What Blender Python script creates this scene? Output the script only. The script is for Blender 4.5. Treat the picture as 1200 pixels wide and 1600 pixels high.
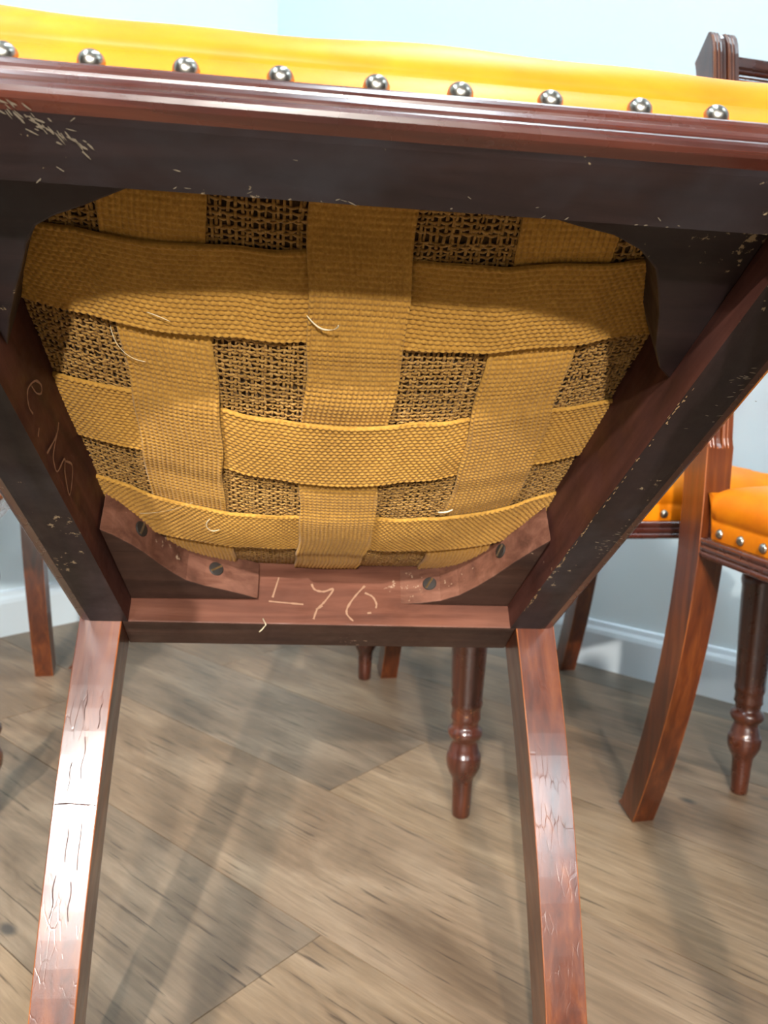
import bpy, bmesh, math, random
import numpy as np
from mathutils import Matrix, Vector

for o in list(bpy.data.objects):
    bpy.data.objects.remove(o, do_unlink=True)
SC = bpy.context.scene
COL = SC.collection
R = math.radians
rnd = random.Random(7)
rng = np.random.default_rng(7)

# ------------------------------------------------------------------ camera
CAM_H, PITCH, ROLL, FPX = 0.5222, R(8.7485), R(2.1535), 1305.05
_f = Vector((0, math.cos(PITCH), -math.sin(PITCH)))
_u = Vector((0, math.sin(PITCH), math.cos(PITCH)))
_r = Vector((1, 0, 0))
_r2 = _r * math.cos(ROLL) + _u * math.sin(ROLL)
_u2 = _u * math.cos(ROLL) - _r * math.sin(ROLL)
cam = bpy.data.cameras.new('camera')
cam.sensor_fit = 'VERTICAL'
cam.sensor_height = 24.0
cam.sensor_width = 18.0
cam.lens = 24.0 * FPX / 1600.0
cam.clip_start = 0.01
cam.dof.use_dof = True
cam.dof.focus_distance = 0.43
cam.dof.aperture_fstop = 11.0
co = bpy.data.objects.new('camera', cam)
COL.objects.link(co)
mw = Matrix.Identity(4)
for i, v in enumerate((_r2, _u2, -_f)):
    for j in range(3):
        mw[j][i] = v[j]
mw[2][3] = CAM_H
co.matrix_world = mw
SC.camera = co

# ------------------------------------------------------------------ world, exposure
SC.view_settings.view_transform = 'Standard'
SC.view_settings.look = 'None'
SC.view_settings.gamma = 1.0
SC.view_settings.use_curve_mapping = False
SC.view_settings.exposure = 0.0
w = bpy.data.worlds.new('world')
SC.world = w
w.use_nodes = True
w.node_tree.nodes['Background'].inputs[0].default_value = (0.75, 0.88, 1.0, 1)
w.node_tree.nodes['Background'].inputs[1].default_value = 0.6

PANEL_EMIT = 56.0        # brightness of the hanging LED battens
DIM_EMIT = 35.0           # the same lights, dimmed, above the corner
KEY_W, KEY2_W = 2000.0, 900.0

# room frame: corner of the two visible walls, a along the right wall, b along the left wall
WA = R(-39.67)
WC = Vector((-0.297, 2.1465, 0))
RA = Vector((math.cos(WA), math.sin(WA), 0))
RB = Vector((math.sin(WA), -math.cos(WA), 0))
ROOM_A, ROOM_B, ROOM_H = 6.2, 8.6, 2.75
def room(a, b, z=0.0):
    return WC + RA * a + RB * b + Vector((0, 0, z))
ROOM_ROT = math.atan2(RA.y, RA.x)

# track spotlight at the far end of the showroom (the hard light from behind the camera)
sp = bpy.data.lights.new('track_spotlight_beam', 'SPOT')
sp.energy = KEY_W
sp.color = (1.0, 0.95, 0.86)
sp.spot_size = R(13)
sp.spot_blend = 0.85
sp.shadow_soft_size = 0.11
KEY_POS = Vector((0.42, -5.6, 2.52))
spo = bpy.data.objects.new('track_spotlight_beam', sp)
COL.objects.link(spo)
spo.location = KEY_POS
spo.rotation_euler = (Vector((-0.08, 0.40, 0.40)) - KEY_POS).to_track_quat('-Z', 'Y').to_euler()

sp2 = bpy.data.lights.new('second_spotlight_beam', 'SPOT')
sp2.energy = KEY2_W
sp2.color = (1.0, 0.95, 0.88)
sp2.spot_size = R(24)
sp2.spot_blend = 1.0
sp2.shadow_soft_size = 0.045
sp2o = bpy.data.objects.new('second_spotlight_beam', sp2)
COL.objects.link(sp2o)
sp2o.location = (-0.47, -2.95, 2.52)
sp2o.rotation_euler = (Vector((-0.15, 0.85, 0.1)) - sp2o.location).to_track_quat('-Z', 'Y').to_euler()

# ------------------------------------------------------------------ materials
class NT:
    def __init__(s, name, rough=0.5, base=(0.5, 0.5, 0.5), coat=0, metal=0, spec=0.5):
        s.m = bpy.data.materials.new(name)
        s.m.use_nodes = True
        s.t = s.m.node_tree
        s.b = s.t.nodes['Principled BSDF']
        s.b.inputs['Roughness'].default_value = rough
        s.b.inputs['Base Color'].default_value = (*base, 1)
        s.b.inputs['Metallic'].default_value = metal
        s.b.inputs['Coat Weight'].default_value = coat
        s.b.inputs['Coat Roughness'].default_value = 0.2
        s.b.inputs['Specular IOR Level'].default_value = spec
        s.tc = s.n('ShaderNodeTexCoord')
    def n(s, t, **k):
        nd = s.t.nodes.new(t)
        for a, v in k.items():
            if a in nd.inputs.keys():
                nd.inputs[a].default_value = v
            else:
                setattr(nd, a, v)
        return nd
    def l(s, a, b):
        s.t.links.new(a, b)
    def coords(s, scale=(1, 1, 1), rot=(0, 0, 0), kind='Object'):
        mp = s.n('ShaderNodeMapping')
        mp.inputs['Scale'].default_value = scale
        mp.inputs['Rotation'].default_value = rot
        s.l(s.tc.outputs[kind], mp.inputs['Vector'])
        return mp.outputs[0]
    def noise(s, vec, scale, detail=4, rough=0.55, dist=0.0):
        nd = s.n('ShaderNodeTexNoise', Scale=scale, Detail=detail, Roughness=rough, Distortion=dist)
        s.l(vec, nd.inputs['Vector'])
        return nd.outputs['Fac']
    def ramp(s, fac, stops):
        nd = s.n('ShaderNodeValToRGB')
        e = nd.color_ramp.elements
        while len(e) < len(stops):
            e.new(0.5)
        for k, (p, c) in enumerate(stops):
            e[k].position = p
            e[k].color = (*c, 1) if len(c) == 3 else c
        s.l(fac, nd.inputs[0])
        return nd.outputs[0]
    def mix(s, fac, a, b, mode='MIX'):
        nd = s.n('ShaderNodeMix', data_type='RGBA', blend_type=mode)
        for sock, v in ((nd.inputs[0], fac), (nd.inputs[6], a), (nd.inputs[7], b)):
            if isinstance(v, (tuple, list)):
                sock.default_value = (*v, 1)
            elif isinstance(v, (int, float)):
                sock.default_value = v
            else:
                s.l(v, sock)
        return nd.outputs[2]
    def bump(s, h, strength=0.3, dist=0.001):
        nd = s.n('ShaderNodeBump', Strength=strength, Distance=dist)
        s.l(h, nd.inputs['Height'])
        s.l(nd.outputs[0], s.b.inputs['Normal'])
        s.l(nd.outputs[0], s.b.inputs['Coat Normal'])
    def color(s, c):
        s.l(c, s.b.inputs['Base Color'])
    def rough(s, c):
        s.l(c, s.b.inputs['Roughness'])

def wood(name, dark, mid, light, axis, rough=0.3, coat=0.5, bump=0.15, scuff=None, blot=0.5, spec=0.5, speck=0.735):
    m = NT(name, rough=rough, coat=coat, spec=spec)
    sc = [70, 70, 70]
    sc[axis] = 5
    grain = m.noise(m.coords(tuple(sc)), 1.0, 6, 0.62, 0.6)
    big = m.noise(m.coords((1, 1, 1)), 9.0, 3, 0.5)
    c = m.ramp(grain, [(0.28, dark), (0.5, mid), (0.75, light)])
    c2 = m.ramp(big, [(0.35, (0.55, 0.5, 0.5)), (0.65, (1.15, 1.12, 1.1))])
    c = m.mix(blot, c, c2, 'MULTIPLY')
    if scuff:
        sn = m.noise(m.coords((1, 1, 1)), 160.0, 3, 0.7)
        area = m.noise(m.coords((1, 1, 1)), 14.0, 2, 0.5)
        mul = m.n('ShaderNodeMath', operation='MULTIPLY')
        m.l(sn, mul.inputs[0]); m.l(area, mul.inputs[1])
        f = m.ramp(mul.outputs[0], [(speck * 0.52, (0, 0, 0)), (speck * 0.52 + 0.03, (1, 1, 1))])
        c = m.mix(f, c, scuff)
    if name.startswith('dark_stained'):
        dn = m.noise(m.coords((1, 1, 1)), 13.0, 4, 0.6, 0.4)
        c = m.mix(m.ramp(dn, [(0.5, (0, 0, 0)), (0.72, (0.45, 0.45, 0.45))]), c, (0.040, 0.039, 0.047))
    m.color(c)
    rg = m.ramp(m.noise(m.coords((1, 1, 1)), 30.0, 4, 0.6), [(0.3, (rough * 0.75,) * 3), (0.7, (min(1, rough * 1.35),) * 3)])
    m.rough(rg)
    m.bump(grain, bump, 0.0008)
    return m.m

MAT = {}
RAW = {'x': ((0.070, 0.023, 0.012), (0.135, 0.049, 0.028), (0.21, 0.088, 0.054)), 'y': ((0.042, 0.014, 0.010), (0.080, 0.026, 0.018), (0.13, 0.048, 0.034))}
RAW['z'] = RAW['x']
for ax, nm in ((0, 'x'), (1, 'y'), (2, 'z')):
    MAT['polish_' + nm] = wood('polished_mahogany_' + nm, (0.030, 0.006, 0.004), (0.068, 0.014, 0.007), (0.13, 0.030, 0.012), ax, 0.26, 0.7, 0.10)
    MAT['under_' + nm] = wood('dark_stained_wood_' + nm, (0.009, 0.005, 0.0055), (0.018, 0.0092, 0.0094), (0.032, 0.016, 0.015), ax, 0.50, 0.0, 0.2, scuff=(0.36, 0.27, 0.16), blot=0.7, spec=0.4)
    MAT['raw_' + nm] = wood('raw_mahogany_' + nm, *RAW[nm], ax, 0.6, 0.0, 0.25, scuff=(0.33, 0.21, 0.14), blot=0.7, spec=0.25, speck=0.87)
    MAT['block_' + nm] = wood('brown_block_wood_' + nm, (0.075, 0.030, 0.018), (0.15, 0.064, 0.040), (0.25, 0.118, 0.078), ax, 0.7, 0.0, 0.3, scuff=(0.36, 0.25, 0.17), blot=0.9, spec=0.2, speck=0.78)
MAT['brown_under'] = wood('brown_stained_underside', (0.028, 0.013, 0.009), (0.052, 0.025, 0.017), (0.085, 0.043, 0.030), 0, 0.6, 0.0, 0.25, scuff=(0.3, 0.2, 0.14), blot=0.6, spec=0.3, speck=0.8)
# rear legs: orange-brown French polish with crazing
m = NT('crazed_polish_rear_leg', rough=0.40, coat=0.85)
grain = m.noise(m.coords((90, 90, 6)), 1.0, 6, 0.6, 0.5)
big = m.noise(m.coords((1, 1, 1)), 11.0, 3, 0.5)
c = m.ramp(grain, [(0.25, (0.038, 0.007, 0.002)), (0.5, (0.105, 0.021, 0.0035)), (0.75, (0.20, 0.052, 0.008))])
c = m.mix(0.6, c, m.ramp(big, [(0.35, (0.5, 0.42, 0.4)), (0.65, (1.1, 1.1, 1.1))]), 'MULTIPLY')
m.color(c)
vor = m.n('ShaderNodeTexVoronoi', feature='DISTANCE_TO_EDGE', Scale=1.0)
m.l(m.coords((210, 210, 34)), vor.inputs['Vector'])
crk = m.ramp(vor.outputs['Distance'], [(0.0, (0, 0, 0)), (0.06, (1, 1, 1))])
patch = m.ramp(m.noise(m.coords((1, 1, 1)), 38.0, 3, 0.6), [(0.5, (1, 1, 1)), (0.62, (0, 0, 0))])
mx = m.mix(1.0, crk, patch, 'LIGHTEN')
h2 = m.mix(0.35, mx, grain, 'MIX')
m.bump(h2, 0.16, 0.0006)
m.rough(m.ramp(m.noise(m.coords((60, 60, 20)), 1.0, 4, 0.6), [(0.3, (0.28,) * 3), (0.75, (0.46,) * 3)]))
MAT['leg'] = m.m
MAT['arris'] = wood('worn_orange_arris', (0.10, 0.020, 0.004), (0.26, 0.066, 0.010), (0.42, 0.13, 0.022), 2, 0.4, 0.4, 0.1)
MAT['turned'] = wood('polished_turned_leg', (0.024, 0.006, 0.004), (0.085, 0.019, 0.008), (0.17, 0.045, 0.015), 2, 0.28, 0.8, 0.1, scuff=(0.30, 0.12, 0.04), speck=0.80)

# leather
m = NT('amber_yellow_leather', rough=0.45, coat=0.0, spec=0.22)
n1 = m.noise(m.coords((1, 1, 1.6)), 16.0, 4, 0.6, 0.3)
c = m.ramp(n1, [(0.3, (0.64, 0.150, 0.001)), (0.55, (0.74, 0.200, 0.0015)), (0.75, (0.80, 0.260, 0.004))])
geo = m.n('ShaderNodeTexCoord')
sep = m.n('ShaderNodeSeparateXYZ')
m.l(m.tc.outputs['Object'], sep.inputs[0])
# pale shine of the overhead light, painted into the top of each seat
top_shine = m.n('ShaderNodeMapRange')
top_shine.inputs['From Min'].default_value = 0.430
top_shine.inputs['From Max'].default_value = 0.446
m.l(sep.outputs['Z'], top_shine.inputs[0])
wm = m.n('ShaderNodeMath', operation='MULTIPLY')
m.l(top_shine.outputs[0], wm.inputs[0])
m.l(m.ramp(m.noise(m.coords(), 11.0, 4, 0.6), [(0.38, (0, 0, 0)), (0.6, (0.8, 0.8, 0.8))]), wm.inputs[1])
c = m.mix(wm.outputs[0], c, (0.86, 0.70, 0.50))
m.color(c)
m.bump(m.noise(m.coords((1, 1, 1)), 420.0, 3, 0.6), 0.12, 0.0005)
MAT['leather'] = m.m

def cloth(name, a, b, c_, sc=230):
    m = NT(name, rough=0.85, spec=0.15)
    m.b.inputs['Sheen Weight'].default_value = 0.15
    n0 = m.noise(m.coords((1, 1, 1)), sc, 3, 0.7)
    n1 = m.noise(m.coords((1, 1, 1)), 17.0, 3, 0.6)
    c = m.ramp(n0, [(0.3, a), (0.5, b), (0.72, c_)])
    c = m.mix(0.55, c, m.ramp(n1, [(0.35, (0.72, 0.68, 0.6)), (0.68, (1.12, 1.1, 1.05))]), 'MULTIPLY')
    m.color(c)
    return m.m
MAT['webbing'] = cloth('jute_webbing', (0.36, 0.180, 0.030), (0.44, 0.230, 0.042), (0.53, 0.295, 0.062), 420)
MAT['burlap'] = cloth('burlap_thread', (0.22, 0.110, 0.022), (0.35, 0.190, 0.045), (0.52, 0.31, 0.10), 300)
MAT['stuffing'] = cloth('horsehair_stuffing', (0.05, 0.028, 0.010), (0.10, 0.055, 0.018), (0.16, 0.09, 0.03), 200)
MAT['thread'] = NT('pale_thread', rough=0.8, base=(0.72, 0.62, 0.42)).m
MAT['chalk'] = NT('chalk', rough=0.95, base=(0.29, 0.165, 0.105), spec=0.1).m
MAT['chip'] = NT('bare_wood_chip', rough=0.9, base=(0.42, 0.27, 0.14), spec=0.1).m
MAT['scuff'] = NT('dried_glue_smear', rough=0.9, base=(0.23, 0.19, 0.14), spec=0.1).m

m = NT('antique_brass_nail', rough=0.30, metal=1.0)
n1 = m.noise(m.coords(), 180.0, 3, 0.6)
m.color(m.ramp(n1, [(0.3, (0.20, 0.18, 0.15)), (0.7, (0.42, 0.39, 0.34))]))
MAT['nail'] = m.m
m = NT('old_steel_screw', rough=0.6, metal=0.4, base=(0.030, 0.024, 0.020))
MAT['screw'] = m.m

# painted wall
m = NT('pale_blue_white_paint', rough=0.6, spec=0.3)
n1 = m.noise(m.coords(), 1.6, 3, 0.5)
m.color(m.ramp(n1, [(0.3, (0.75, 0.86, 0.90)), (0.7, (0.80, 0.90, 0.93))]))
m.bump(m.noise(m.coords(), 160.0, 3, 0.6), 0.05, 0.001)
MAT['wall'] = m.m
MAT['skirting'] = NT('white_gloss_paint', rough=0.35, base=(0.72, 0.80, 0.85)).m
MAT['ceiling'] = NT('grey_ceiling_paint', rough=0.8, base=(0.55, 0.57, 0.59)).m
MAT['wall_dark'] = NT('bounce_cut_dark', rough=0.8, base=(0.10, 0.10, 0.105)).m  # unseen walls given a dark tone to cut bounce light under the seat
MAT['metal_white'] = NT('white_powder_coat', rough=0.4, base=(0.8, 0.8, 0.8)).m
m = NT('led_diffuser')
m.b.inputs['Emission Color'].default_value = (0.86, 0.94, 1.0, 1)
m.b.inputs['Emission Strength'].default_value = PANEL_EMIT
MAT['led'] = m.m
m = NT('led_diffuser_dimmed')
m.b.inputs['Emission Color'].default_value = (0.76, 0.91, 1.0, 1)
m.b.inputs['Emission Strength'].default_value = DIM_EMIT
MAT['led_dim'] = m.m

def plank_mat(k, dark, mid, light):
    m = NT('oak_vinyl_plank_%d' % k, rough=0.42, spec=0.4)
    oi = m.n('ShaderNodeObjectInfo')
    add = m.n('ShaderNodeVectorMath', operation='ADD')
    m.l(m.tc.outputs['Object'], add.inputs[0])
    comb = m.n('ShaderNodeCombineXYZ')
    mu = m.n('ShaderNodeMath', operation='MULTIPLY'); mu.inputs[1].default_value = 37.0
    m.l(oi.outputs['Random'], mu.inputs[0])
    m.l(mu.outputs[0], comb.inputs[0]); m.l(mu.outputs[0], comb.inputs[1])
    m.l(comb.outputs[0], add.inputs[1])
    def mp(sc):
        nd = m.n('ShaderNodeMapping'); nd.inputs['Scale'].default_value = sc
        m.l(add.outputs[0], nd.inputs['Vector']); return nd.outputs[0]
    broad = m.noise(mp((4.0, 13.0, 1)), 1.0, 4, 0.6, 0.8)
    fine = m.noise(mp((9, 130, 1)), 1.0, 6, 0.7, 0.4)
    c = m.ramp(broad, [(0.28, dark), (0.5, mid), (0.72, light)])
    c = m.mix(0.75, c, m.ramp(fine, [(0.3, (0.60, 0.57, 0.54)), (0.65, (1.16, 1.14, 1.12))]), 'MULTIPLY')
    # grain cracks and knots
    cr = m.noise(mp((9, 210, 1)), 1.0, 3, 0.6, 0.2)
    c = m.mix(m.ramp(cr, [(0.60, (0, 0, 0)), (0.67, (0.8, 0.8, 0.8))]), c, (dark[0] * 0.45, dark[1] * 0.45, dark[2] * 0.45))
    v = m.n('ShaderNodeTexVoronoi', Scale=1.0, Randomness=1.0)
    m.l(mp((5.5, 9.5, 1)), v.inputs['Vector'])
    kn = m.ramp(v.outputs['Distance'], [(0.035, (0.85, 0.85, 0.85)), (0.085, (0, 0, 0))])
    c = m.mix(kn, c, (0.055, 0.050, 0.045))
    m.color(c)
    m.rough(m.ramp(fine, [(0.3, (0.38,) * 3), (0.7, (0.52,) * 3)]))
    m.bump(fine, 0.12, 0.0006)
    return m.m
PLANKS = [plank_mat(0, (0.150, 0.097, 0.058), (0.236, 0.158, 0.098), (0.339, 0.240, 0.157)),
          plank_mat(1, (0.123, 0.087, 0.058), (0.199, 0.143, 0.096), (0.290, 0.214, 0.146)),
          plank_mat(2, (0.158, 0.099, 0.057), (0.255, 0.172, 0.103), (0.356, 0.251, 0.160)),
          plank_mat(3, (0.092, 0.075, 0.058), (0.132, 0.108, 0.083), (0.185, 0.150, 0.114))]
MAT['subfloor'] = NT('floor_joint', rough=0.9, base=(0.05, 0.042, 0.034)).m

# ------------------------------------------------------------------ mesh helpers
def link_mesh(name, me, parent=None, loc=None, rot=None):
    o = bpy.data.objects.new(name, me)
    COL.objects.link(o)
    if parent is not None:
        o.parent = parent
    if loc is not None:
        o.location = loc
    if rot is not None:
        o.rotation_euler = rot
    return o

def mesh(name, V, F, mats, mi=None, smooth=False, recalc=True, uv=None):
    me = bpy.data.meshes.new(name)
    me.from_pydata([tuple(v) for v in V], [], [tuple(f) for f in F])
    for mm in (mats if isinstance(mats, (list, tuple)) else [mats]):
        me.materials.append(mm)
    if mi is not None:
        me.polygons.foreach_set('material_index', np.array(mi, np.int32))
    if recalc:
        bm = bmesh.new(); bm.from_mesh(me)
        bmesh.ops.recalc_face_normals(bm, faces=bm.faces)
        bm.to_mesh(me); bm.free()
    if smooth:
        me.polygons.foreach_set('use_smooth', np.ones(len(me.polygons), bool))
    me.update()
    return me

def bevel(o, w=0.0015, seg=2, ang=35):
    b = o.modifiers.new('bevel', 'BEVEL')
    b.width = w; b.segments = seg; b.limit_method = 'ANGLE'; b.angle_limit = R(ang)
    b.harden_normals = False
    return o

def loft(rings, closed=True, caps=True):
    """rings: list of equal-length point lists"""
    n = len(rings[0]); V = [p for r in rings for p in r]; F = []
    for i in range(len(rings) - 1):
        for j in range(n if closed else n - 1):
            k = (j + 1) % n
            F.append((i * n + j, i * n + k, (i + 1) * n + k, (i + 1) * n + j))
    if caps:
        F.append(tuple(range(n - 1, -1, -1)))
        F.append(tuple((len(rings) - 1) * n + j for j in range(n)))
    return V, F

def lathe(profile, seg=28, cx=0, cy=0):
    rings = [[(cx + r * math.cos(2 * math.pi * k / seg), cy + r * math.sin(2 * math.pi * k / seg), z) for k in range(seg)] for r, z in profile]
    return loft(rings)

def box_vf(x0, x1, y0, y1, z0, z1):
    V = [(x, y, z) for x in (x0, x1) for y in (y0, y1) for z in (z0, z1)]
    F = [(0, 1, 3, 2), (4, 6, 7, 5), (0, 4, 5, 1), (2, 3, 7, 6), (0, 2, 6, 4), (1, 5, 7, 3)]
    return V, F

def tube_vf(pts, r, seg=5):
    rings = []
    for i, p in enumerate(pts):
        a = Vector(pts[max(i - 1, 0)]); b = Vector(pts[min(i + 1, len(pts) - 1)])
        t = (b - a).normalized()
        n1 = t.orthogonal().normalized(); n2 = t.cross(n1)
        rr = r[i] if isinstance(r, (list, tuple)) else r
        rings.append([tuple(Vector(p) + (n1 * math.cos(2 * math.pi * k / seg) + n2 * math.sin(2 * math.pi * k / seg)) * rr) for k in range(seg)])
    return loft(rings)

def join(parts):
    V, F = [], []
    for v, f in parts:
        o = len(V); V += list(v); F += [tuple(i + o for i in q) for q in f]
    return V, F

def tag(o, label=None, cat=None, group=None, kind=None):
    if label: o['label'] = label
    if cat: o['category'] = cat
    if group: o['group'] = group
    if kind: o['kind'] = kind
    return o

def thing(name, label, cat, group=None, loc=(0, 0, 0), rz=0.0):
    o = bpy.data.objects.new(name, None)
    o.empty_display_size = 0.05
    COL.objects.link(o)
    o.location = loc
    o.rotation_euler = (0, 0, rz)
    return tag(o, label, cat, group)

# ------------------------------------------------------------------ room shell
def room_box(name, a0, a1, b0, b1, z0, z1, mat, kind='structure', parent=None, bev=0):
    """box given in the room frame; its own origin sits at its centre on its underside"""
    ca, cb = (a0 + a1) / 2, (b0 + b1) / 2
    V, F = box_vf(a0 - ca, a1 - ca, b0 - cb, b1 - cb, 0, z1 - z0)
    V = [(v[0], -v[1], v[2]) for v in V]
    p = room(ca, cb, z0)
    o = link_mesh(name, mesh(name, V, F, mat), parent, p, (0, 0, ROOM_ROT))
    if kind and parent is None:
        o['kind'] = kind
    if bev:
        bevel(o, bev, 2)
    return o
# note: RB is RA turned by -90 degrees, so the room's b axis is local -y of a box
T = 0.12
room_box('wall_right', -T, 3.2, -T, 0, 0, ROOM_H, MAT['wall'])
room_box('wall_right.001', 3.2, ROOM_A + T, -T, 0, 0, ROOM_H, MAT['wall_dark'])
room_box('wall_left', -T, 0, 0, 3.0, 0, ROOM_H, MAT['wall'])
room_box('wall_left.001', -T, 0, 3.0, ROOM_B, 0, ROOM_H, MAT['wall_dark'])
room_box('wall_front', ROOM_A, ROOM_A + T, 0, ROOM_B, 0, ROOM_H, MAT['wall_dark'])
room_box('wall_back', -T, ROOM_A + T, ROOM_B, ROOM_B + T, 0, ROOM_H, MAT['wall_dark'])
room_box('ceiling', -T, ROOM_A + T, -T, ROOM_B + T, ROOM_H, ROOM_H + 0.1, MAT['ceiling'])

def skirting(name, length, along):
    prof = [(0, 0), (0.014, 0), (0.014, 0.066), (0.012, 0.074), (0.008, 0.080), (0.006, 0.088), (0, 0.090)]
    rings = []
    for s in (0.0, length):
        ring = []
        for d, z in prof:
            p = (WC + RA * s + RB * d) if along == 'a' else (WC + RB * s + RA * d)
            ring.append((p.x, p.y, z + 0.0))
        rings.append(ring)
    V, F = loft(rings)
    o = link_mesh(name, mesh(name, V, F, MAT['skirting']))
    o['kind'] = 'structure'
skirting('baseboard_right', ROOM_A, 'a')
skirting('baseboard_left', ROOM_B, 'b')
# fine vertical joint where the two walls meet is the room corner itself

# floor: a slab with every vinyl plank a piece of its own
floor = room_box('floor', -T, ROOM_A + T, -T, ROOM_B + T, -0.06, -0.0015, MAT['subfloor'])
PW, PL = 0.2095, 1.22
NN = Vector((-math.sin(WA), math.cos(WA), 0))
b_of = lambda n: WC.dot(NN) - n           # plank-line coordinate -> distance from the right wall
bS2 = b_of(0.740)                         # seam seen in the middle of the floor
k0 = math.ceil(bS2 / PW)
edges = [bS2 + PW * k for k in range(-k0, 60)]
edges = [e for e in edges if e < ROOM_B]
edges = [max(e, 0) for e in edges] + [ROOM_B]
# end joints seen in the photograph, as distances along the wall
P1 = Vector((0.004, 1.085, 0)); P2 = Vector((-0.10, 0.66, 0))
joint = {}
aE1 = (P1 - WC).dot(RA); aE2 = (P2 - WC).dot(RA)
plank_root = floor
plank_cache = {}
row_fixed = {}
for i in range(len(edges) - 1):
    mid = (edges[i] + edges[i + 1]) / 2
    r_ = round((mid - bS2) / PW - 0.5)     # row 0 lies just towards the camera from the seam
    off = {-1: aE1, 1: aE2, 0: aE2 + 0.52, -2: aE1 + 0.75, -3: 0.35}.get(r_, rnd.uniform(0, PL)) % PL
    a = off - PL
    while a < ROOM_A:
        a0, a1 = max(a, 0), min(a + PL, ROOM_A)
        a += PL
        if a1 - a0 < 0.02 or edges[i + 1] - edges[i] < 0.01:
            continue
        g = 0.0006
        L, W = round(a1 - a0, 4), round(edges[i + 1] - edges[i], 4)
        pi = {(-1): 1, 0: 0, 1: 1, -2: 0, -3: 1, -4: 3}.get(r_, rnd.randrange(4))
        if r_ == -1 and a0 > aE1 - 0.05 and a0 < aE1 + 0.05: pi = 2
        if r_ == 1 and a0 > aE2 - 0.05 and a0 < aE2 + 0.05: pi = 2
        key = (L, W, pi)
        if key not in plank_cache:
            V, F = box_vf(-L / 2 + g, L / 2 - g, -W / 2 + g, W / 2 - g, -0.0014, 0.0)
            plank_cache[key] = mesh('plank', V, F, PLANKS[pi])
        o = bpy.data.objects.new('plank', plank_cache[key])
        COL.objects.link(o)
        o.parent = floor
        p = room((a0 + a1) / 2, (edges[i] + edges[i + 1]) / 2, 0)
        # floor object: origin at its centre, turned with the room
        o.matrix_parent_inverse = Matrix.Identity(4)
        inv = (Matrix.Translation(floor.location) @ Matrix.Rotation(ROOM_ROT, 4, 'Z')).inverted()
        o.location = inv @ p
        o.location.z = 0.06
# ------------------------------------------------------------------ ceiling lights
BAT_L, BAT_W = 1.45, 0.24
hs_me = df_me = cd_me = None
for row, (x0, y0, dx, nb) in enumerate(((-0.62, -2.9, -0.14, 4), (1.75, -2.9, 0.33, 3), (1.65, 0.55, 0.10, 1), (-1.0, 0.0, -0.14, 1), (0.25, 0.85, -0.14, 1))):
    for k in range(nb):
        dv = Vector((dx, -1, 0)).normalized()
        p = Vector((x0, y0, 0)) + dv * (k * 1.62)
        p.z = 2.52
        t = thing('linear_light', 'white linear LED light hanging from the showroom ceiling behind the camera', 'light', 'hanging linear lights of the showroom', p, math.atan2(dx, 1.0))
        if hs_me is None:
            hs = [box_vf(-BAT_W / 2, BAT_W / 2, -BAT_L / 2, BAT_L / 2, 0.012, 0.05),
                  box_vf(-BAT_W / 2, -BAT_W / 2 + 0.008, -BAT_L / 2, BAT_L / 2, 0, 0.012), box_vf(BAT_W / 2 - 0.008, BAT_W / 2, -BAT_L / 2, BAT_L / 2, 0, 0.012)]
            hs_me = mesh('housing', *join(hs), MAT['metal_white'])
            df_me = mesh('diffuser', *box_vf(-BAT_W / 2 + 0.009, BAT_W / 2 - 0.009, -BAT_L / 2 + 0.002, BAT_L / 2 - 0.002, 0.002, 0.0115), MAT['led'])
            dm_me = mesh('diffuser', *box_vf(-BAT_W / 2 + 0.009, BAT_W / 2 - 0.009, -BAT_L / 2 + 0.002, BAT_L / 2 - 0.002, 0.002, 0.0115), MAT['led_dim'])
            cd_me = mesh('hanger', *tube_vf([(0, 0, 0.049), (0, 0, 0.14), (0, 0, ROOM_H - 2.52 + 0.002)], 0.003, 6), MAT['metal_white'])
        link_mesh('housing', hs_me, t)
        link_mesh('diffuser', dm_me if row >= 2 else df_me, t)
        for q in (-0.5, 0.5):
            link_mesh('hanger', cd_me, t, (0, q, 0))

# ------------------------------------------------------------------ the chair
WF, WR, D, ZB = 0.4419, 0.3756, 0.4320, 0.3499
LW, TW, TF, TB, DL = 0.0318, 0.0367, 0.0370, 0.0412, 0.0392
S1, S2, TAP, ZT, RK = 0.0207, 0.0595, 0.915, 0.9006, 0.0607
HF, HW = WF / 2, WR / 2
ORG = Vector((0, D + 0.09, 0))            # chair origin: on the floor between the rear feet
def out(V):
    return [(v[0], v[1] - ORG.y, v[2]) for v in V]
def side_x(y, off=0.0):                   # outer face of the side rail
    return HF - off + (HW - HF) * y / D

PROFILE = [(1.0, 0.0), (0.30, 0.0), (0.22, 0.0002), (0.10, 0.0006), (0.045, 0.0016), (0.008, 0.0030), (0.0, 0.0046), (0.008, 0.0060), (0.03, 0.0068),
           (0.055, 0.0078), (0.03, 0.0086), (0.018, 0.0098), (0.018, 0.0122), (0.032, 0.0134), (0.060, 0.0144), (0.035, 0.0154), (0.020, 0.0168), (0.016, 0.0188),
           (0.026, 0.0204), (0.05, 0.0216), (0.16, 0.0222), (0.25, 0.0224), (0.25, 0.058), (1.0, 0.058)]
def rail_mesh(name, ring_fn, mat_show, mat_under, mat_in):
    n = len(PROFILE)
    rings = [[ring_fn(e, t, z + ZB) for t, z in PROFILE] for e in (0.0, 1.0)]
    V, F = loft(rings)
    mi = []
    for f in F[:-2]:
        j = min(f[0] % n, f[1] % n) if {f[0] % n, f[1] % n} != {0, n - 1} else n - 1
        if j == n - 1: mi.append(2)                 # inner face
        elif j <= 1: mi.append(1)                   # underside
        else: mi.append(0)
    mi += [0, 0]
    return mesh(name, out(V), F, [mat_show, mat_under, mat_in], mi)

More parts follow.
